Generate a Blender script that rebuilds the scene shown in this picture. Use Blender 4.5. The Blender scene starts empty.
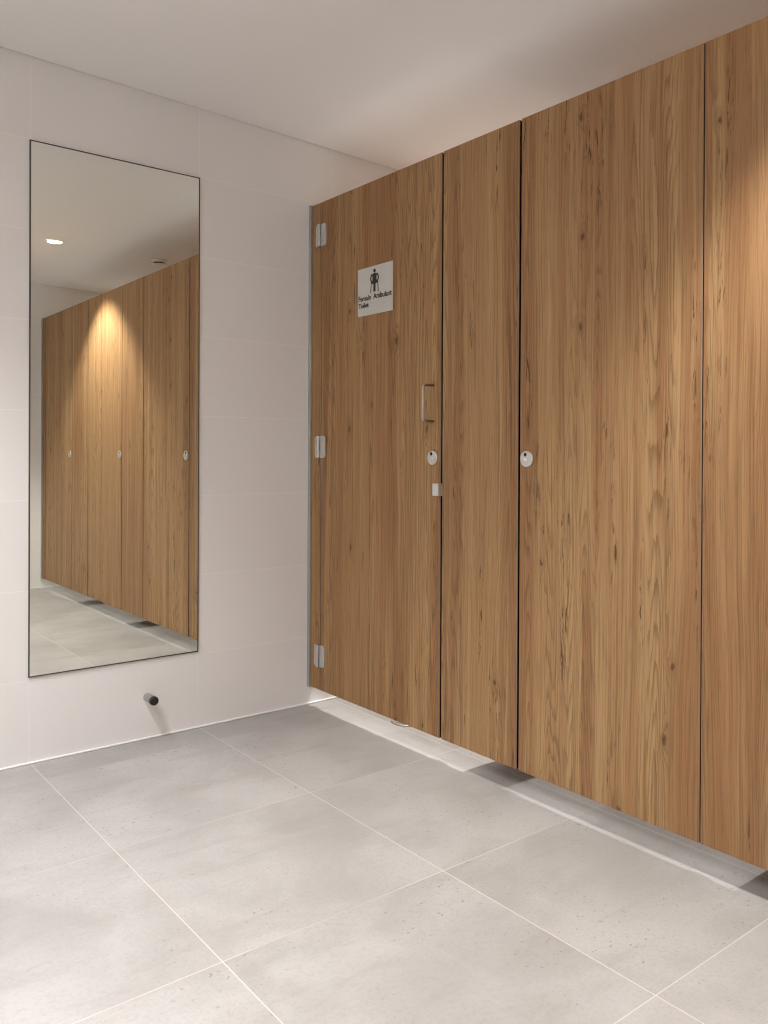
import bpy, bmesh, math, random
from mathutils import Vector, Matrix

C = bpy.context.scene.collection
PI = math.pi

# ----------------------------------------------------------------- dimensions
H = 2.294                      # ceiling above the cubicle front
SLOPE = -0.0264                # its slight fall towards the cubicles
ZB, ZT = 0.0737, 2.0348          # partition bottom / top
T = 0.013                      # panel thickness
Y_REAR = -3.70                 # wall behind the camera
X_LEFT, X_RIGHT = -2.75, 1.55

# ------------------------------------------------------------------ materials
def new_mat(name):
    m = bpy.data.materials.new(name)
    m.use_nodes = True
    nt = m.node_tree
    b = nt.nodes['Principled BSDF']
    return m, nt, b

def plain(name, col, rough=0.5, metal=0.0, spec=0.5, noise=0.0, nscale=40.0):
    m, nt, b = new_mat(name)
    b.inputs['Base Color'].default_value = (*col, 1)
    b.inputs['Roughness'].default_value = rough
    b.inputs['Metallic'].default_value = metal
    b.inputs['Specular IOR Level'].default_value = spec
    if noise:
        tc = nt.nodes.new('ShaderNodeTexCoord')
        n = nt.nodes.new('ShaderNodeTexNoise')
        n.inputs['Scale'].default_value = nscale
        nt.links.new(tc.outputs['Object'], n.inputs['Vector'])
        r = nt.nodes.new('ShaderNodeMapRange')
        r.inputs['To Min'].default_value = rough - noise
        r.inputs['To Max'].default_value = rough + noise
        nt.links.new(n.outputs['Fac'], r.inputs['Value'])
        nt.links.new(r.outputs['Result'], b.inputs['Roughness'])
    return m

class NB:
    """small node-building helper"""
    def __init__(self, nt): self.nt = nt
    def n(self, t, **kw):
        x = self.nt.nodes.new(t)
        for k, v in kw.items(): setattr(x, k, v)
        return x
    def put(self, sock, v):
        if hasattr(v, 'is_output') or isinstance(v, bpy.types.NodeSocket): self.nt.links.new(v, sock)
        else: sock.default_value = v
    def math(self, op, a, b=None, c=None, clamp=False):
        x = self.n('ShaderNodeMath', operation=op, use_clamp=clamp)
        self.put(x.inputs[0], a)
        if b is not None: self.put(x.inputs[1], b)
        if c is not None: self.put(x.inputs[2], c)
        return x.outputs[0]
    def noise(self, vec, scale=1.0, detail=2.0, rough=0.5, dist=0.0):
        x = self.n('ShaderNodeTexNoise')
        self.put(x.inputs['Vector'], vec)
        x.inputs['Scale'].default_value = scale
        x.inputs['Detail'].default_value = detail
        x.inputs['Roughness'].default_value = rough
        x.inputs['Distortion'].default_value = dist
        return x.outputs['Fac']
    def rng(self, v, a, b, c=0.0, d=1.0, smooth=True):
        x = self.n('ShaderNodeMapRange')
        x.interpolation_type = 'SMOOTHSTEP' if smooth else 'LINEAR'
        self.put(x.inputs['Value'], v)
        x.inputs['From Min'].default_value = a
        x.inputs['From Max'].default_value = b
        self.put(x.inputs['To Min'], c)
        self.put(x.inputs['To Max'], d)
        return x.outputs['Result']
    def mix(self, fac, a, b, mode='MIX'):
        x = self.n('ShaderNodeMix', data_type='RGBA', blend_type=mode)
        self.put(x.inputs[0], fac)
        for s, v in ((x.inputs[6], a), (x.inputs[7], b)):
            if isinstance(v, tuple): s.default_value = (*v, 1)
            else: self.put(s, v)
        return x.outputs[2]
    def comb(self, x, y, z):
        c = self.n('ShaderNodeCombineXYZ')
        for i, v in enumerate((x, y, z)): self.put(c.inputs[i], v)
        return c.outputs[0]

def wood_material(seed, tint=1.0, warm=0.0):
    """knotty timber-look laminate, grain running vertically"""
    m, nt, bsdf = new_mat('timber_laminate_%d' % seed)
    k = NB(nt)
    rnd = random.Random(seed)
    ox, oz = rnd.uniform(-50, 50), rnd.uniform(-50, 50)
    tc = k.n('ShaderNodeTexCoord')
    sp = k.n('ShaderNodeSeparateXYZ')
    nt.links.new(tc.outputs['Object'], sp.inputs[0])
    u = k.math('ADD', sp.outputs['Y'], ox)
    v = k.math('ADD', sp.outputs['Z'], oz)
    P = lambda fu, fv, w, uu=u: k.comb(k.math('MULTIPLY', uu, fu), k.math('MULTIPLY', v, fv), w)
    # knots: sparse irregular cells
    vor = k.n('ShaderNodeTexVoronoi')
    vor.voronoi_dimensions = '2D'
    kvn = k.n('ShaderNodeVectorMath', operation='ADD')
    nt.links.new(P(7.0, 3.4, 0.0), kvn.inputs[0])
    nt.links.new(k.comb(k.math('MULTIPLY', k.math('SUBTRACT', k.noise(P(110, 45, 0.0), 1.0, 3.0, 0.7), 0.5), 0.13),
                        k.math('MULTIPLY', k.math('SUBTRACT', k.noise(P(90, 30, 5.0), 1.0, 3.0, 0.7), 0.5), 0.10), 0.0), kvn.inputs[1])
    nt.links.new(kvn.outputs[0], vor.inputs['Vector'])
    vor.inputs['Scale'].default_value = 1.0
    sc = k.n('ShaderNodeSeparateColor')
    nt.links.new(vor.outputs['Color'], sc.inputs[0])
    sel = k.math('GREATER_THAN', sc.outputs[0], 0.80)
    size = k.math('MULTIPLY_ADD', sc.outputs[1], 0.030, 0.022)
    kd = k.math('DIVIDE', vor.outputs['Distance'], size)
    knot = k.math('MULTIPLY', k.rng(kd, 1.5, 0.5), sel)
    halo = k.math('MULTIPLY', k.rng(kd, 6.0, 0.6), sel)
    # slow sideways wander of the grain
    wander = k.noise(P(3.0, 1.3, 0.3), 1.0, 2.0)
    uw = k.math('ADD', u, k.math('MULTIPLY', k.math('SUBTRACT', wander, 0.5), 0.035))
    # broad staves of differing tone
    band = k.noise(P(11.0, 0.22, 1.7, uw), 1.0, 1.0)
    band2 = k.noise(P(26.0, 0.55, 4.1, uw), 1.0, 2.0)
    # cathedral figure = contour lines of a smooth stretched field, bent round the knots
    field = k.noise(P(13.0, 0.70, 9.2), 1.0, 1.0, 0.35)
    ringf = k.math('ADD', k.math('MULTIPLY', field, 26.0), k.math('MULTIPLY', k.noise(P(90, 5.0, 2.2), 1.0, 3.0, 0.6), 1.3))
    ringf = k.math('ADD', ringf, k.math('MULTIPLY', halo, 1.6))
    saw = k.math('FRACT', ringf)
    ring = k.math('MULTIPLY', k.rng(saw, 0.45, 0.95), k.rng(saw, 1.0, 0.95))
    figmask = k.rng(k.noise(P(15.0, 0.28, 6.6), 1.0, 1.0), 0.46, 0.62)
    ring = k.math('MULTIPLY', ring, k.math('ADD', k.math('MULTIPLY', figmask, 0.88), 0.12))
    # fibres, long hairlines, pores
    fib = k.noise(P(260.0, 3.0, 3.3, uw), 1.0, 3.0, 0.6)
    hair = k.noise(P(150.0, 1.1, 8.3, uw), 1.0, 2.0, 0.5)
    hairm = k.rng(k.noise(P(16.0, 0.8, 14.2, uw), 1.0, 1.0), 0.42, 0.60)
    hair = k.math('MULTIPLY', k.rng(hair, 0.58, 0.70), hairm)
    pores = k.noise(P(420.0, 16.0, 5.5, uw), 1.0, 1.0)
    # short dark checks gathered along some of the grain
    chk = k.noise(P(130.0, 11.0, 7.7, uw), 1.0, 4.0, 0.68, 0.6)
    chkmask = k.rng(k.noise(P(22.0, 1.7, 12.7, uw), 1.0, 2.0), 0.56, 0.68)
    check = k.math('MULTIPLY', k.rng(chk, 0.53, 0.63), chkmask)
    # colour
    gold = (0.385, 0.224, 0.104)
    pale = (0.455, 0.288, 0.138)
    red = (0.325, 0.172, 0.078)
    dark = (0.100, 0.052, 0.023)
    c = k.mix(k.rng(band, 0.42, 0.58), red, gold)
    c = k.mix(k.math('MULTIPLY', k.rng(band2, 0.48, 0.68), 0.8), c, pale)
    c = k.mix(k.math('MULTIPLY', ring, 0.46), c, dark)
    c = k.mix(k.math('MULTIPLY', hair, 0.40), c, dark)
    c = k.mix(k.math('MULTIPLY', k.rng(fib, 0.44, 0.66), 0.34), c, dark)
    c = k.mix(k.math('MULTIPLY', k.rng(pores, 0.56, 0.70), 0.18), c, dark)
    c = k.mix(k.math('MULTIPLY', halo, 0.22), c, dark)
    c = k.mix(k.math('MULTIPLY', check, 0.85), c, (0.055, 0.027, 0.014))
    c = k.mix(k.math('MULTIPLY', knot, 0.75), c, (0.085, 0.042, 0.021))
    g = k.n('ShaderNodeMix', data_type='RGBA', blend_type='MULTIPLY')
    g.inputs[0].default_value = 1.0
    nt.links.new(c, g.inputs[6])
    g.inputs[7].default_value = (tint, tint * (1 - 0.02 * warm), tint * (1 - 0.05 * warm), 1)
    nt.links.new(g.outputs[2], bsdf.inputs['Base Color'])
    bsdf.inputs['Roughness'].default_value = 0.5
    bsdf.inputs['Specular IOR Level'].default_value = 0.2
    bm = k.n('ShaderNodeBump')
    bm.inputs['Strength'].default_value = 0.05
    bm.inputs['Distance'].default_value = 0.0004
    nt.links.new(fib, bm.inputs['Height'])
    nt.links.new(bm.outputs[0], bsdf.inputs['Normal'])
    return m

def grid_line(k, coord, first, pitch, half, soft=0.0006):
    """1 on the joints first + i*pitch, 0 elsewhere"""
    s = k.math('DIVIDE', k.math('SUBTRACT', coord, first), pitch)
    d = k.math('MULTIPLY', k.math('ABSOLUTE', k.math('SUBTRACT', s, k.math('ROUND', s))), pitch)
    return k.rng(d, half + soft, half - soft)

def cell_id(k, coord, first, pitch):
    return k.math('FLOOR', k.math('DIVIDE', k.math('SUBTRACT', coord, first), pitch))

FX0, FPX = -1.090, 0.5997
FY0, FPY = -0.7590, 0.5980

def floor_material():
    m, nt, bsdf = new_mat('concrete_look_floor_tile')
    k = NB(nt)
    tc = k.n('ShaderNodeTexCoord')
    sp = k.n('ShaderNodeSeparateXYZ')
    nt.links.new(tc.outputs['Object'], sp.inputs[0])
    x, y = sp.outputs['X'], sp.outputs['Y']
    gx = grid_line(k, x, FX0, FPX, 0.0013)
    gy = k.math('MULTIPLY', grid_line(k, y, FY0, FPY, 0.0013), k.math('LESS_THAN', y, -0.5))
    wear = k.rng(k.noise(k.comb(x, y, 3.0), 2.2, 2.0), 0.32, 0.55)
    grout = k.math('MULTIPLY', k.math('MAXIMUM', gx, k.math('MULTIPLY', gy, k.math('MULTIPLY_ADD', wear, 0.75, 0.1))), 0.75)
    ix, iy = cell_id(k, x, FX0, FPX), cell_id(k, y, FY0, FPY)
    wn = k.n('ShaderNodeTexWhiteNoise', noise_dimensions='2D')
    nt.links.new(k.comb(ix, iy, 0.0), wn.inputs['Vector'])
    tone = wn.outputs['Value']
    off = k.math('MULTIPLY', tone, 31.0)
    P = k.comb(k.math('ADD', x, off), y, off)
    cloud = k.noise(P, 3.6, 5.0, 0.58, 0.4)
    drift = k.noise(k.comb(k.math('MULTIPLY', x, 2.0), k.math('MULTIPLY', y, 9.0), off), 1.4, 4.0, 0.6, 0.6)
    fine = k.noise(P, 120.0, 4.0, 0.75)
    pit = k.rng(k.noise(P, 95.0, 1.0, 0.5), 0.68, 0.74)
    pitmask = k.rng(k.noise(P, 5.0, 2.0), 0.45, 0.62)
    c = k.mix(k.rng(cloud, 0.32, 0.68), (0.375, 0.362, 0.348), (0.455, 0.444, 0.431))
    c = k.mix(k.math('MULTIPLY', k.rng(drift, 0.5, 0.72), 0.30), c, (0.30, 0.284, 0.264))
    c = k.mix(k.math('MULTIPLY', k.rng(fine, 0.46, 0.66), 0.28), c, (0.285, 0.272, 0.256))
    c = k.mix(k.math('MULTIPLY', k.math('MULTIPLY', pit, pitmask), 0.65), c, (0.2, 0.185, 0.165))
    tv = k.rng(tone, 0.0, 1.0, 0.94, 1.04, False)
    mm = k.n('ShaderNodeMix', data_type='RGBA', blend_type='MULTIPLY')
    mm.inputs[0].default_value = 1.0
    nt.links.new(c, mm.inputs[6]); nt.links.new(k.comb(tv, tv, tv), mm.inputs[7])
    c = k.mix(grout, mm.outputs[2], (0.66, 0.64, 0.615))
    nt.links.new(c, bsdf.inputs['Base Color'])
    nt.links.new(k.rng(cloud, 0.3, 0.7, 0.42, 0.55), bsdf.inputs['Roughness'])
    bsdf.inputs['Specular IOR Level'].default_value = 0.45
    bp = k.n('ShaderNodeBump')
    bp.inputs['Strength'].default_value = 0.12
    bp.inputs['Distance'].default_value = 0.001
    nt.links.new(k.math('SUBTRACT', k.math('MULTIPLY', fine, 0.4), k.math('MULTIPLY', grout, 0.8)), bp.inputs['Height'])
    nt.links.new(bp.outputs[0], bsdf.inputs['Normal'])
    return m

def wall_material(axis, first):
    m, nt, bsdf = new_mat('white_wall_tile_' + axis.lower())
    k = NB(nt)
    tc = k.n('ShaderNodeTexCoord')
    sp = k.n('ShaderNodeSeparateXYZ')
    nt.links.new(tc.outputs['Object'], sp.inputs[0])
    h, z = sp.outputs[axis], sp.outputs['Z']
    gz = grid_line(k, z, 0.274, 0.2965, 0.0013)
    gh = grid_line(k, h, first, 0.6, 0.0012)
    grout = k.math('MAXIMUM', gz, k.math('MULTIPLY', gh, 0.7))
    wn = k.n('ShaderNodeTexWhiteNoise', noise_dimensions='2D')
    nt.links.new(k.comb(cell_id(k, h, first, 0.6), cell_id(k, z, 0.274, 0.2965), 0.0), wn.inputs['Vector'])
    tv = k.rng(wn.outputs['Value'], 0, 1, 0.985, 1.01, False)
    mm = k.n('ShaderNodeMix', data_type='RGBA', blend_type='MULTIPLY')
    mm.inputs[0].default_value = 1.0
    mm.inputs[6].default_value = (0.82, 0.805, 0.79, 1)
    nt.links.new(k.comb(tv, tv, tv), mm.inputs[7])
    c = k.mix(k.math('MULTIPLY', grout, 0.65), mm.outputs[2], (0.93, 0.91, 0.89))
    nt.links.new(c, bsdf.inputs['Base Color'])
    bsdf.inputs['Roughness'].default_value = 0.42
    bsdf.inputs['Specular IOR Level'].default_value = 0.3
    bp = k.n('ShaderNodeBump')
    bp.inputs['Strength'].default_value = 0.15
    bp.inputs['Distance'].default_value = 0.0006
    soft = k.noise(tc.outputs['Object'], 45.0, 2.0)
    nt.links.new(k.math('SUBTRACT', k.math('MULTIPLY', soft, 0.15), grout), bp.inputs['Height'])
    nt.links.new(bp.outputs[0], bsdf.inputs['Normal'])
    return m

M = dict(
    floor=floor_material(),
    wall_x=wall_material('X', -1.095),
    wall_y=wall_material('Y', 0.0),
    ceiling=plain('painted_ceiling', (0.88, 0.87, 0.865), 0.85, spec=0.2),
    groove=plain('shadow_groove', (0.30, 0.28, 0.26), 0.9, spec=0.1),
    sealant=plain('white_sealant', (0.94, 0.935, 0.92), 0.5),
    core=plain('black_core_edge', (0.005, 0.004, 0.0035), 0.6, spec=0.1),
    edge=plain('laminate_lipping', (0.25, 0.185, 0.135), 0.45),
    alu=plain('satin_anodised_aluminium', (0.68, 0.68, 0.67), 0.42, 0.8, noise=0.05),
    channel=plain('dull_aluminium', (0.46, 0.45, 0.43), 0.5, 0.7, noise=0.04),
    steel=plain('satin_stainless_steel', (0.58, 0.565, 0.54), 0.34, 0.9, noise=0.06),
    chrome=plain('polished_chrome', (0.78, 0.76, 0.73), 0.12, 1.0, noise=0.03),
    stopsteel=plain('turned_steel', (0.50, 0.48, 0.46), 0.22, 1.0, noise=0.05),
    handle=plain('brushed_handle_steel', (0.52, 0.46, 0.40), 0.3, 1.0, noise=0.05),
    hole=plain('dark_recess', (0.01, 0.009, 0.008), 0.6),
    rubber=plain('black_rubber', (0.014, 0.013, 0.013), 0.42, noise=0.05),
    mirror=plain('silvered_glass', (0.83, 0.845, 0.79), 0.0, 1.0),
    mgap=plain('mirror_gap_shade', (0.07, 0.062, 0.055), 0.45, 0.2),
    plate=plain('off_white_sign_plate', (0.56, 0.55, 0.505), 0.55, noise=0.04),
    ink=plain('black_sign_print', (0.012, 0.012, 0.013), 0.5),
    plastic=plain('white_plastic', (0.85, 0.84, 0.82), 0.5),
    divider=plain('brown_divider_laminate', (0.30, 0.19, 0.11), 0.5),
)
def lamp_material(name, col, strength):
    m, nt, b = new_mat(name)
    b.inputs['Base Color'].default_value = (0.8, 0.8, 0.8, 1)
    b.inputs['Emission Color'].default_value = (*col, 1)
    b.inputs['Emission Strength'].default_value = strength
    return m
M['lens'] = lamp_material('lit_lamp_lens', (1.0, 0.93, 0.82), 14.0)

# ------------------------------------------------------------- mesh utilities
def box(bm, x0, x1, y0, y1, z0, z1, mi=0, bevel=0.0, seg=1):
    vs = [bm.verts.new(p) for p in ((x0,y0,z0),(x1,y0,z0),(x1,y1,z0),(x0,y1,z0),(x0,y0,z1),(x1,y0,z1),(x1,y1,z1),(x0,y1,z1))]
    fs = [bm.faces.new([vs[i] for i in q]) for q in ((3,2,1,0),(4,5,6,7),(0,1,5,4),(1,2,6,5),(2,3,7,6),(3,0,4,7))]
    for f in fs: f.material_index = mi
    if bevel:
        es = list({e for f in fs for e in f.edges})
        r = bmesh.ops.bevel(bm, geom=es, offset=bevel, segments=seg, profile=0.5, affect='EDGES')
        for f in r['faces']: f.material_index = mi
    return fs

def frame_axes(axis):
    a = Vector(axis).normalized()
    t = Vector((0, 0, 1)) if abs(a.z) < 0.9 else Vector((1, 0, 0))
    u = (t - a * t.dot(a)).normalized()
    return a, u, a.cross(u)

def lathe(bm, org, axis, prof, n=40, mi=0, cap0=True, cap1=True, smooth=True, su=1.0, sv=1.0):
    """revolve (distance along axis, radius) pairs"""
    a, u, v = frame_axes(axis)
    org = Vector(org)
    rings = []
    for d, r in prof:
        rings.append([bm.verts.new(org + a*d + u*(r*su*math.cos(2*PI*i/n)) + v*(r*sv*math.sin(2*PI*i/n))) for i in range(n)])
    for A, B in zip(rings, rings[1:]):
        for i in range(n):
            f = bm.faces.new((A[i], A[(i+1) % n], B[(i+1) % n], B[i])); f.smooth = smooth; f.material_index = mi
    if cap0: bm.faces.new(rings[0][::-1]).material_index = mi
    if cap1: bm.faces.new(rings[-1]).material_index = mi

def tube(bm, pts, r, n=16, mi=0):
    pts = [Vector(p) for p in pts]
    rings, u = [], None
    for i, p in enumerate(pts):
        d = (pts[min(i+1, len(pts)-1)] - pts[max(i-1, 0)]).normalized()
        if u is None: u = frame_axes(d)[1]
        u = (u - d * u.dot(d)).normalized()
        v = d.cross(u)
        rings.append([bm.verts.new(p + u*(r*math.cos(2*PI*j/n)) + v*(r*math.sin(2*PI*j/n))) for j in range(n)])
    for A, B in zip(rings, rings[1:]):
        for j in range(n):
            f = bm.faces.new((A[j], A[(j+1) % n], B[(j+1) % n], B[j])); f.smooth = True; f.material_index = mi
    bm.faces.new(rings[0][::-1]).material_index = mi
    bm.faces.new(rings[-1]).material_index = mi

def prism(bm, poly, x0, x1, mi=0):
    """extrude a polygon of (y, z) points from x0 to x1"""
    A = [bm.verts.new((x0, y, z)) for y, z in poly]
    B = [bm.verts.new((x1, y, z)) for y, z in poly]
    n = len(poly)
    fs = [bm.faces.new(A), bm.faces.new(B[::-1])]
    for i in range(n): fs.append(bm.faces.new((A[i], B[i], B[(i+1) % n], A[(i+1) % n])))
    for f in fs: f.material_index = mi
    return fs

def build(name, bm, mats, root=None):
    """link a bmesh (world coordinates) as one object; children are stored relative to their root"""
    bmesh.ops.recalc_face_normals(bm, faces=bm.faces[:])
    if root is not None:
        w = Vector((0, 0, 0)); p = root
        while p is not None: w += p.location; p = p.parent
        bmesh.ops.translate(bm, verts=bm.verts[:], vec=-w)
    me = bpy.data.meshes.new(name)
    bm.to_mesh(me); bm.free()
    for m in (mats if isinstance(mats, (list, tuple)) else [mats]): me.materials.append(m)
    o = bpy.data.objects.new(name, me)
    C.objects.link(o)
    if root is not None: o.parent = root
    return o

def thing(name, label, cat, loc, group=None):
    o = bpy.data.objects.new(name, None)
    C.objects.link(o)
    o.location = loc
    o.empty_display_size = 0.05
    o['label'] = label; o['category'] = cat; o['kind'] = 'thing'
    if group: o['group'] = group
    return o

def tag(o, label, cat, group=None):
    o['label'] = label; o['category'] = cat; o['kind'] = 'thing'
    if group: o['group'] = group
    return o

def structure(name, bm, mats, label=None, cat=None):
    o = build(name, bm, mats)
    o['kind'] = 'structure'
    if label: o['label'] = label; o['category'] = cat
    return o

def BM(): return bmesh.new()

# ---------------------------------------------------------------- room shell
b = BM(); box(b, X_LEFT-0.1, X_RIGHT+0.1, Y_REAR-0.1, 0.1, -0.08, 0.0)
structure('floor', b, M['floor'], 'pale greige concrete-look tiled floor with thin light joints', 'floor')
def ceil_z(x): return H + SLOPE*x
def slab(bm, x0, x1, y0, y1, d0, ztop, mi):
    """block whose underside follows the ceiling fall, d0 above it"""
    box(bm, x0, x1, y0, y1, 0, 1, mi)
    bm.verts.ensure_lookup_table()
    for v in bm.verts[-8:]:
        v.co.z = ceil_z(v.co.x) + d0 if v.co.z < 0.5 else ztop(v.co.x)
b = BM()
g = 0.004
slab(b, X_LEFT+g, X_RIGHT-g, Y_REAR+g, -g, 0.0, lambda x: ceil_z(x)+0.012, 0)
slab(b, X_LEFT, X_RIGHT, Y_REAR, 0.0, 0.012, lambda x: 2.45, 1)
structure('ceiling', b, [M['ceiling'], M['groove']], 'plain off-white painted ceiling above the room', 'ceiling')
HW = 2.45
b = BM(); box(b, X_LEFT-0.1, X_RIGHT+0.1, 0.0, 0.1, 0.0, HW)
structure('wall_back', b, M['wall_x'], 'white tiled wall holding the tall mirror', 'wall')
b = BM(); box(b, X_LEFT-0.1, X_RIGHT+0.1, Y_REAR-0.1, Y_REAR, 0.0, HW)
structure('wall_front', b, M['wall_x'], 'white tiled end wall seen only in the mirror', 'wall')
b = BM(); box(b, X_LEFT-0.1, X_LEFT, Y_REAR, 0.0, 0.0, HW)
structure('wall_left', b, M['wall_y'], 'white tiled wall facing the cubicles', 'wall')
b = BM(); box(b, X_RIGHT, X_RIGHT+0.1, Y_REAR, 0.0, 0.0, HW)
structure('wall_right', b, M['wall_y'], 'white tiled wall at the back of the cubicles', 'wall')
b = BM(); box(b, X_LEFT, X_RIGHT, -0.008, 0.0, 0.0, 0.006, bevel=0.002)
structure('trim_1', b, M['sealant'], 'thin white sealant bead where mirror wall meets floor', 'trim')
b = BM(); box(b, X_LEFT, X_RIGHT, Y_REAR, Y_REAR+0.005, 0.0, 0.004, bevel=0.0015)
structure('trim_2', b, M['sealant'], 'thin white sealant bead at the end wall', 'trim')

# thick hung dividers between the cubicles
for i, (y0, y1) in enumerate(((-1.108, -0.903), (-2.035, -1.833), (-2.940, -2.738))):
    b = BM(); box(b, 0.0235, X_RIGHT, y0, y1, ZB, ZT-0.01, bevel=0.002)
    structure('wall_divider', b, M['divider'], ('hung brown divider behind the narrow panel beside the handled door',
              'hung brown divider between second and third cubicles', 'hung brown divider between third and last cubicles')[i], 'divider')

# -------------------------------------------------------------------- mirror
MX0, MX1, MZ0, MZ1 = -1.0985, -0.4947, 0.2851, 2.0493
mr = thing('wall_mirror', 'tall narrow frameless-look mirror set in the white tiled wall, reflecting the cubicles', 'mirror', (-0.80, 0, MZ0))
b = BM(); box(b, MX0+0.004, MX1-0.004, -0.006, -0.0005, MZ0+0.004, MZ1-0.004)
build('mirror_glass', b, M['mirror'], mr)
b = BM()
w = 0.0038
box(b, MX0, MX1, -0.0075, -0.0003, MZ1-w, MZ1, bevel=0.0008)
box(b, MX0, MX1, -0.0075, -0.0003, MZ0, MZ0+w*0.8, bevel=0.0008)
box(b, MX0, MX0+w, -0.0075, -0.0003, MZ0, MZ1, bevel=0.0008)
box(b, MX1-w*0.8, MX1, -0.0075, -0.0003, MZ0, MZ1, bevel=0.0008)
fr = build('mirror_gap_strips', b, M['mgap'], mr)  # dark strips stand in for the shadow gap round the inset glass
fr['label'] = 'thin dark strips in place of the shadow gap round the glass'

# ----------------------------------------------------------------- door stop
sx, sz = -0.690, 0.149
ds = thing('door_stop', 'short chrome cylinder door stop with black rubber end on the wall below the mirror', 'door stop', (sx, 0, sz))
b = BM()
lathe(b, (sx, 0, sz), (0, -1, 0), [(0.0003, 0.0145), (0.002, 0.0150), (0.052, 0.0150), (0.0535, 0.0142)], 40)
build('barrel', b, M['stopsteel'], ds)
b = BM()
lathe(b, (sx, 0, sz), (0, -1, 0), [(0.0530, 0.0150), (0.0545, 0.0158), (0.0645, 0.0158), (0.0675, 0.0147), (0.0685, 0.0125)], 40)
t = build('rubber_tip', b, M['rubber'], ds); t['label'] = 'black rubber end'

# ------------------------------------------------------------ cubicle fronts
def laminate(y0, y1, seed, tint=1.0, warm=0.0, x=0.0, black_lip=False):
    """panel of the cubicle front from y1 (towards mirror wall) to y0; front face on x"""
    b = BM()
    c, d = 0.0012, 0.0038                       # chamfer, depth of the lipping
    # plan profile; the lipping shows on the front of the long edges, the core behind it is black
    pts = [(x, y1-c), (x+c, y1), (x+d, y1), (x+T, y1), (x+T, y0), (x+d, y0), (x+c, y0), (x, y0+c)]
    A = [b.verts.new((px, py, ZB)) for px, py in pts]
    B = [b.verts.new((px, py, ZT)) for px, py in pts]
    n = len(pts)
    b.faces.new(A).material_index = 1
    b.faces.new(B[::-1]).material_index = 2
    lip = 1 if black_lip else 2
    idx = [lip, lip, 1, 0, 1, 2, 2, 0]
    for i in range(n):
        f = b.faces.new((A[i], A[(i+1) % n], B[(i+1) % n], B[i])); f.material_index = idx[i]
    return b, [wood_material(seed, tint, warm), M['core'], M['edge']]

PG = 'fixed timber-look panels of the cubicle front'
def fixed_panel(y0, y1, seed, label, **kw):
    b, ms = laminate(y0, y1, seed, black_lip=True, **kw)
    # dark rebate strips on the back that close the joints to the neighbouring doors
    for ye in (y0, y1):
        if -0.05 > ye > Y_REAR + 0.05:
            box(b, T+0.0004, T+0.0100, ye-0.022, ye+0.022, ZB+0.004, ZT-0.004, 1)
    w = Vector((0, (y0+y1)/2, ZB))
    bmesh.ops.translate(b, verts=b.verts[:], vec=-w)
    o = build('partition_panel', b, ms)
    o.location = w
    return tag(o, label, 'panel', PG)

def channel(y0, y1, name, label):
    b = BM()
    box(b, -0.010, -0.0003, y0, y1, ZB-0.001, ZT+0.001, bevel=0.0008)
    box(b, T+0.0003, T+0.010, y0, y1, ZB-0.001, ZT+0.001, bevel=0.0008)
    return tag(build(name, b, M['channel']), label, 'channel')

channel(-0.0165, -0.0003, 'wall_channel', 'slim vertical aluminium channel fixing the cubicle front to the mirror wall')
channel(Y_REAR+0.0003, Y_REAR+0.0165, 'wall_channel', 'slim vertical aluminium channel at the far end wall, seen in the mirror')

fixed_panel(-0.0785, -0.001, 11, 'very narrow timber-look strip between aluminium wall channel and hinged door', warm=1)
fixed_panel(-1.1440, -0.8055, 23, 'timber-look fixed panel right of the signed door, below bare ceiling', warm=0)
fixed_panel(-2.080, -1.7515, 35, 'timber-look fixed panel at the right edge of the photo, lit by downlight', warm=0)
fixed_panel(-3.0155, -2.687, 47, 'timber-look fixed panel seen only in the mirror, left of its bright light cone')
fixed_panel(Y_REAR+0.001, -3.622, 59, 'narrow timber-look end strip seen at the left edge of the mirror')

def door(y0, y1, seed, label, **kw):
    d = thing('cubicle_door', label, 'door', (0, (y0+y1)/2, ZB), 'cubicle doors')
    b, ms = laminate(y0, y1, seed, **kw)
    build('door_panel', b, ms, d)
    return d

def add_lock(d, y, z):
    """round occupancy indicator with a small emergency release hole"""
    b = BM()
    lathe(b, (0, y, z), (-1, 0, 0), [(0.0002, 0.0250), (0.0030, 0.0250), (0.0045, 0.0243), (0.0052, 0.0228), (0.0052, 0.0222), (0.0055, 0.0216)], 56)
    lk = build('lock_indicator', b, M['steel'], d)
    b = BM()
    lathe(b, (-0.0052, y+0.0035, z+0.0135), (-1, 0, 0), [(0.0, 0.0058), (0.0006, 0.0058), (0.0008, 0.0052)], 28)
    build('release_hole', b, M['hole'], lk)
    b = BM()
    lathe(b, (-0.0052, y+0.0015, z-0.002), (-1, 0, 0), [(0.0, 0.0060), (0.0007, 0.0060), (0.0011, 0.0052)], 28)
    build('indicator_boss', b, M['chrome'], lk)
    return lk

def copy_part(src, parent, dy):
    c = src.copy(); C.objects.link(c); c.parent = parent
    return c

d1 = door(-0.7965, -0.0835, 101, 'timber-look cubicle door with sign, pull handle and aluminium hinges, nearest mirror wall', warm=1)
d2 = door(-1.7485, -1.1530, 113, 'wide timber-look cubicle door right of centre with only a round lock')
d3 = door(-2.684, -2.0885, 127, 'timber-look cubicle door under the bright light cone in the mirror')
d4 = door(-3.619, -3.0235, 139, 'last timber-look cubicle door, leftmost in the mirror')
add_lock(d1, -0.760, 1.013)
lock2 = add_lock(d2, -1.1825, 1.012)
# the same lock on the two doors seen in the mirror (each door's root sits at its middle)
for d, ly in ((d3, -2.1145), (d4, -3.0495)):
    c = lock2.copy(); C.objects.link(c); c.parent = d
    src_off = -1.1825 - d2.location.y
    c.location = (0, (ly - d.location.y) - src_off, 0)
    for ch in lock2.children:
        e = ch.copy(); C.objects.link(e); e.parent = c

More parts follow.
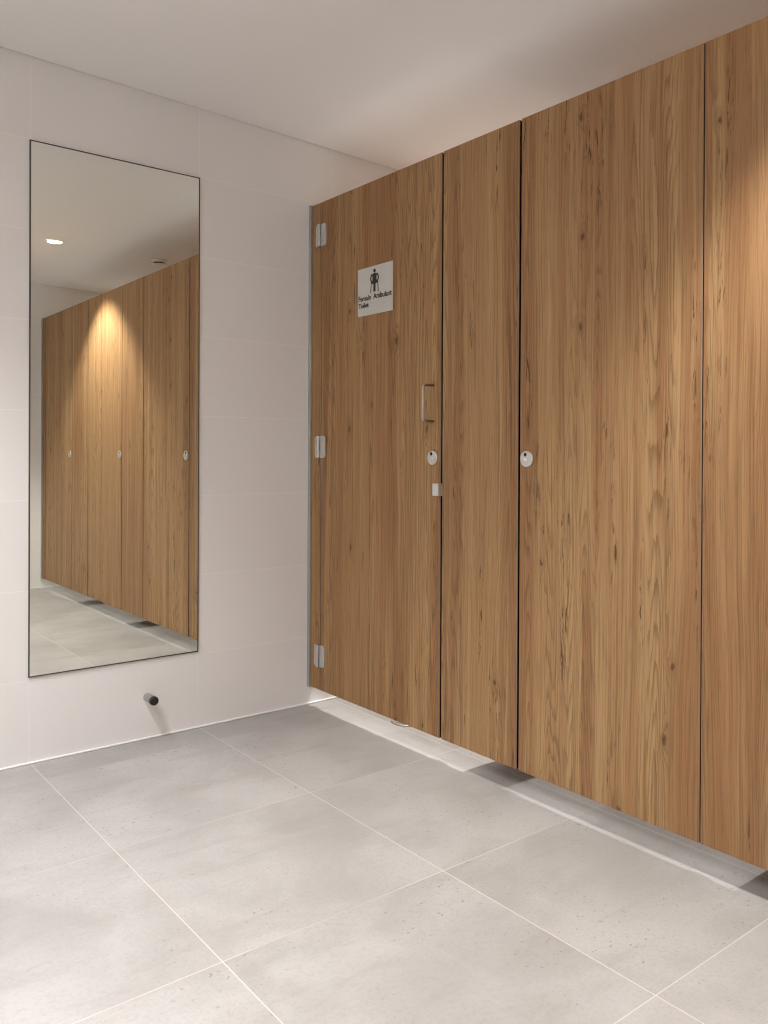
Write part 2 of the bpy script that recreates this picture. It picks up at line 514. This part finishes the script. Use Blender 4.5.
# pull handle
b = BM()
hy, z0, z1, so, r = -0.760, 1.1370, 1.2580, 0.046, 0.0048
pts = [(-0.0004, hy, z1)]
rc = 0.012
pts.append((-so+rc, hy, z1))
for i in range(1, 9):
    a = i/8*PI/2
    pts.append((-so+rc-rc*math.sin(a), hy, z1-rc+rc*math.cos(a)))
for i in range(0, 9):
    a = i/8*PI/2
    pts.append((-so+rc-rc*math.cos(a), hy, z0+rc-rc*math.sin(a)))
pts.append((-0.0004, hy, z0))
tube(b, pts, r)
hd = build('pull_handle', b, M['handle'], d1)

# buffer / striker block over the gap
b = BM(); box(b, -0.024, -0.0003, -0.8125, -0.783, 0.886, 0.928, bevel=0.0012)
build('latch_keeper', b, M['alu'], d1)['label'] = 'square aluminium keeper over the gap'

# hinges
def hinge(z):
    hy, hh = -0.080, 0.0440
    b = BM()
    def leaf(s):
        w, rr = 0.036, 0.012
        g0 = 0.0035 if s < 0 else 0.0
        poly = [(hy + s*g0, z-hh)]
        for cx, cz, a0 in ((w-rr, -hh+rr, -PI/2), (w-rr, hh-rr, 0.0)):
            for i in range(7):
                a = a0 + i/6*PI/2
                poly.append((hy + s*(cx+rr*math.cos(a)), z+cz+rr*math.sin(a)))
        poly.append((hy + s*g0, z+hh))
        prism(b, poly, -0.0045, -0.0003)
    leaf(1); leaf(-1)
    h = build('hinge', b, M['alu'], d1)
    b = BM()
    lathe(b, (-0.0080, hy+0.0062, z-hh), (0, 0, 1), [(0, 0.0076), (hh-0.0015, 0.0076), (hh-0.0015, 0.0050), (hh+0.0015, 0.0050), (hh+0.0015, 0.0076), (2*hh, 0.0076)], 24, smooth=False)
    build('knuckle', b, M['steel'], h)
    for s in (1, -1):
        for dz in (-0.026, 0.026):
            b = BM()
            lathe(b, (-0.0045, hy+s*0.020, z+dz), (-1, 0, 0), [(0.0, 0.0042), (0.0007, 0.0040), (0.0011, 0.0028)], 16)
            build('screw', b, M['steel'], h)
for z in (1.902, 1.052, 0.211): hinge(z)

# ----------------------------------------------------------------- door sign
SY0, SY1, SZ0, SZ1 = -0.3310, -0.5405, 1.5415, 1.7190       # left / right edge as seen, bottom / top
sg = thing('toilet_sign', 'off-white plate reading Female Ambulant Toilet with black figure on crutches, on door', 'sign', (0, (SY0+SY1)/2, SZ0))
b = BM(); box(b, -0.0032, -0.0003, SY1, SY0, SZ0, SZ1, bevel=0.0006)
build('plate', b, M['plate'], sg)
def S(u, v): return (SY0 - u, SZ1 - v)          # metres from the plate's top left corner
fx0, fx1 = -0.0040, -0.0031
b = BM()
uc = 0.1035
def blob(u, v, ru, rv, n=24): prism(b, [S(u+ru*math.cos(2*PI*i/n), v+rv*math.sin(2*PI*i/n)) for i in range(n)], fx0, fx1)
def stroke(pts, w):
    pts = [Vector(p) for p in pts]
    L, R = [], []
    for i, p in enumerate(pts):
        d = (pts[min(i+1, len(pts)-1)] - pts[max(i-1, 0)]).normalized()
        nrm = Vector((-d.y, d.x))
        L.append(p + nrm*w/2); R.append(p - nrm*w/2)
    for i in range(len(pts)-1):
        prism(b, [S(*L[i]), S(*L[i+1]), S(*R[i+1]), S(*R[i])], fx0, fx1)
blob(uc, 0.0185, 0.0068, 0.0072)
# trunk, skirt and legs in one outline
out = [(-0.014, 0.0315), (-0.007, 0.0275), (0.007, 0.0275), (0.014, 0.0315), (0.0115, 0.045), (0.0150, 0.0655), (0.0062, 0.0665), (0.0062, 0.0955), (-0.0062, 0.0955), (-0.0062, 0.0665), (-0.0150, 0.0655), (-0.0115, 0.045)]
prism(b, [S(uc+u, v) for u, v in out], fx0, fx1)
for s in (1, -1):
    arm = []
    for i in range(13):
        tt = i/12
        arm.append((uc + s*(0.0105 + 0.0125*math.sin(PI*min(1.0, 0.12+0.80*tt))), 0.0305 + 0.0315*tt))
    stroke(arm, 0.0062)
    stroke([(uc+s*0.0195, 0.0605), (uc+s*0.0205, 0.076), (uc+s*0.0235, 0.0975)], 0.0038)
build('pictogram', b, M['ink'], sg)

def lettering(name, text, u, v, width, height, parent):
    cu = bpy.data.curves.new(name, 'FONT')
    cu.body = text; cu.size = 1.0; cu.align_x = 'LEFT'; cu.align_y = 'TOP_BASELINE'; cu.offset = 0.020
    cu.extrude = 0.0; cu.resolution_u = 4
    tmp = bpy.data.objects.new(name, cu)
    C.objects.link(tmp)
    dg = bpy.context.evaluated_depsgraph_get()
    me = bpy.data.meshes.new_from_object(tmp.evaluated_get(dg))
    bpy.data.objects.remove(tmp); bpy.data.curves.remove(cu)
    bb = BM(); bb.from_mesh(me); bpy.data.meshes.remove(me)
    xs = [q.co.x for q in bb.verts]; ys = [q.co.y for q in bb.verts]
    sx_ = width/(max(xs)-min(xs)); sy_ = height/0.70
    x0 = min(xs)
    for q in bb.verts:
        uu = u + (q.co.x-x0)*sx_; vv = v - q.co.y*sy_
        y_, z_ = S(uu, vv)
        q.co = Vector((fx1, y_, z_))
    r = bmesh.ops.extrude_face_region(bb, geom=bb.faces[:])
    vs = [e for e in r['geom'] if isinstance(e, bmesh.types.BMVert)]
    bmesh.ops.translate(bb, verts=vs, vec=(fx0-fx1, 0, 0))
    return build(name, bb, M['ink'], parent)
lettering('lettering', 'Female  Ambulant', 0.0055, 0.1215, 0.200, 0.0195, sg)
lettering('lettering', 'Toilet', 0.0060, 0.1475, 0.062, 0.0180, sg)

# --------------------------------------------------------- floor waste, detector
dx, dy = 0.172, -0.424
fd = thing('floor_drain', 'small round metal floor drain showing under the signed door', 'drain', (dx, dy, 0))
b = BM(); lathe(b, (dx, dy, 0), (0, 0, 1), [(0.0003, 0.062), (0.004, 0.061), (0.0052, 0.057), (0.0052, 0.050), (0.003, 0.048)], 56)
build('rim', b, M['steel'], fd)
b = BM()
for i in range(-4, 5):
    yy = i*0.010
    hw = math.sqrt(max(0.0, 0.0475**2-yy**2))
    box(b, dx-hw, dx+hw, dy+yy-0.0028, dy+yy+0.0028, 0.0030, 0.0048)
build('grate', b, M['steel'], fd)

sdx, sdy = 0.345, -2.345
sd = thing('smoke_detector', 'round white smoke detector on the ceiling above the panels, seen in the mirror', 'smoke detector', (sdx, sdy, ceil_z(sdx)))
b = BM(); lathe(b, (sdx, sdy, ceil_z(sdx)), (0, 0, -1), [(0.0003, 0.052), (0.010, 0.052), (0.014, 0.049), (0.018, 0.046)], 48)
build('mounting_base', b, M['plastic'], sd)
b = BM(); lathe(b, (sdx, sdy, ceil_z(sdx)), (0, 0, -1), [(0.018, 0.036), (0.026, 0.035)], 40)
t = build('sensor_slot', b, M['hole'], sd); t['label'] = 'dark vent band'
b = BM(); lathe(b, (sdx, sdy, ceil_z(sdx)), (0, 0, -1), [(0.026, 0.044), (0.032, 0.043), (0.040, 0.034), (0.044, 0.018), (0.045, 0.006)], 48)
build('cap', b, M['plastic'], sd)

# ------------------------------------------------------------------ downlights
def spot(name, loc, power, angle, blend, col, radius):
    l = bpy.data.lights.new(name, 'SPOT')
    l.energy = power; l.spot_size = math.radians(angle); l.spot_blend = blend
    l.color = col; l.shadow_soft_size = radius
    o = bpy.data.objects.new(name, l); C.objects.link(o)
    o.location = loc
    return o
DG = 'recessed ceiling downlights'
def downlight(x, y, label, power, angle=84, blend=0.35, col=(1.0, 0.86, 0.68), radius=0.035):
    d = thing('ceiling_downlight', label, 'ceiling light', (x, y, ceil_z(x)), DG)
    b = BM()
    lathe(b, (x, y, ceil_z(x)), (0, 0, -1), [(0.0002, 0.052), (0.002, 0.052), (0.003, 0.050), (0.003, 0.044), (0.0012, 0.0425), (0.0005, 0.0425)], 48, cap0=False, cap1=False)
    build('trim_ring', b, M['plastic'], d)
    b = BM()
    lathe(b, (x, y, ceil_z(x)), (0, 0, -1), [(0.0002, 0.0425), (0.0014, 0.0415), (0.0018, 0.036)], 40)
    build('lens', b, M['lens'], d)
    s = spot('downlight_beam', (0, 0, -0.012), power, angle, blend, col, radius)
    s.parent = d
    return d

WARM, COOL, CUB = (1.0, 0.965, 0.91), (0.992, 0.972, 0.982), (1.0, 0.975, 0.95)
downlight(-0.316, -2.357, 'round recessed downlight close to the cubicle front, glaring in the mirror', 125, 95, 0.50, WARM, 0.03)
downlight(-1.76, -0.87, 'round recessed downlight near the mirror wall, left of the photo', 130, 100, 1.0, COOL, 0.022)
downlight(-1.76, -2.90, 'unseen added downlight beside the end wall, above the camera', 30, 120, 1.0, COOL)  # guessed extra lamp, added out of view to lift the near floor
downlight(-2.45, -1.90, 'unseen fill downlight added by the left wall to brighten the room', 140, 170, 1.0, COOL)  # added fill lamp; its bounce off the left wall brightens the whole room
downlight(0.72, -0.455, 'round recessed downlight inside the first cubicle', 135, 110, 0.8, CUB, 0.015)
downlight(0.72, -1.48, 'round recessed downlight inside the second cubicle', 80, 110, 0.8, CUB, 0.015)
downlight(0.72, -2.39, 'round recessed downlight inside the third cubicle', 80, 110, 0.8, CUB, 0.015)
downlight(0.72, -3.32, 'round recessed downlight inside the last cubicle', 80, 110, 0.8, CUB, 0.015)

# ---------------------------------------------------------------------- world
wd = bpy.data.worlds.new('World')
wd.use_nodes = True
wd.node_tree.nodes['Background'].inputs[0].default_value = (0.8, 0.8, 0.8, 1)
wd.node_tree.nodes['Background'].inputs[1].default_value = 0.05
bpy.context.scene.world = wd

# --------------------------------------------------------------------- camera
cam = bpy.data.cameras.new('camera')
co = bpy.data.objects.new('camera', cam)
C.objects.link(co)
yaw, pitch, roll, f = -0.66740, -0.00423, 0.00479, 834.160
fw = Vector((-math.sin(yaw), math.cos(yaw), 0)); rt = Vector((math.cos(yaw), math.sin(yaw), 0)); up = Vector((0, 0, 1))
fw, up = fw*math.cos(pitch)+up*math.sin(pitch), up*math.cos(pitch)-fw*math.sin(pitch)
rt, up = rt*math.cos(roll)+up*math.sin(roll), up*math.cos(roll)-rt*math.sin(roll)
co.matrix_world = Matrix(((rt.x, up.x, -fw.x, -1.87676), (rt.y, up.y, -fw.y, -2.87325), (rt.z, up.z, -fw.z, 1.02612), (0, 0, 0, 1)))
cam.sensor_fit = 'HORIZONTAL'; cam.sensor_width = 36.0
cam.lens = f/768*36.0
cam.shift_x = 0.0
cam.shift_y = (457.235-512)/768
cam.clip_start = 0.02
bpy.context.scene.camera = co

vs = bpy.context.scene.view_settings
vs.view_transform = 'Standard'; vs.look = 'None'; vs.gamma = 1.0; vs.use_curve_mapping = False
vs.exposure = 0.30

bpy.context.scene.cycles.filter_width = 1.1
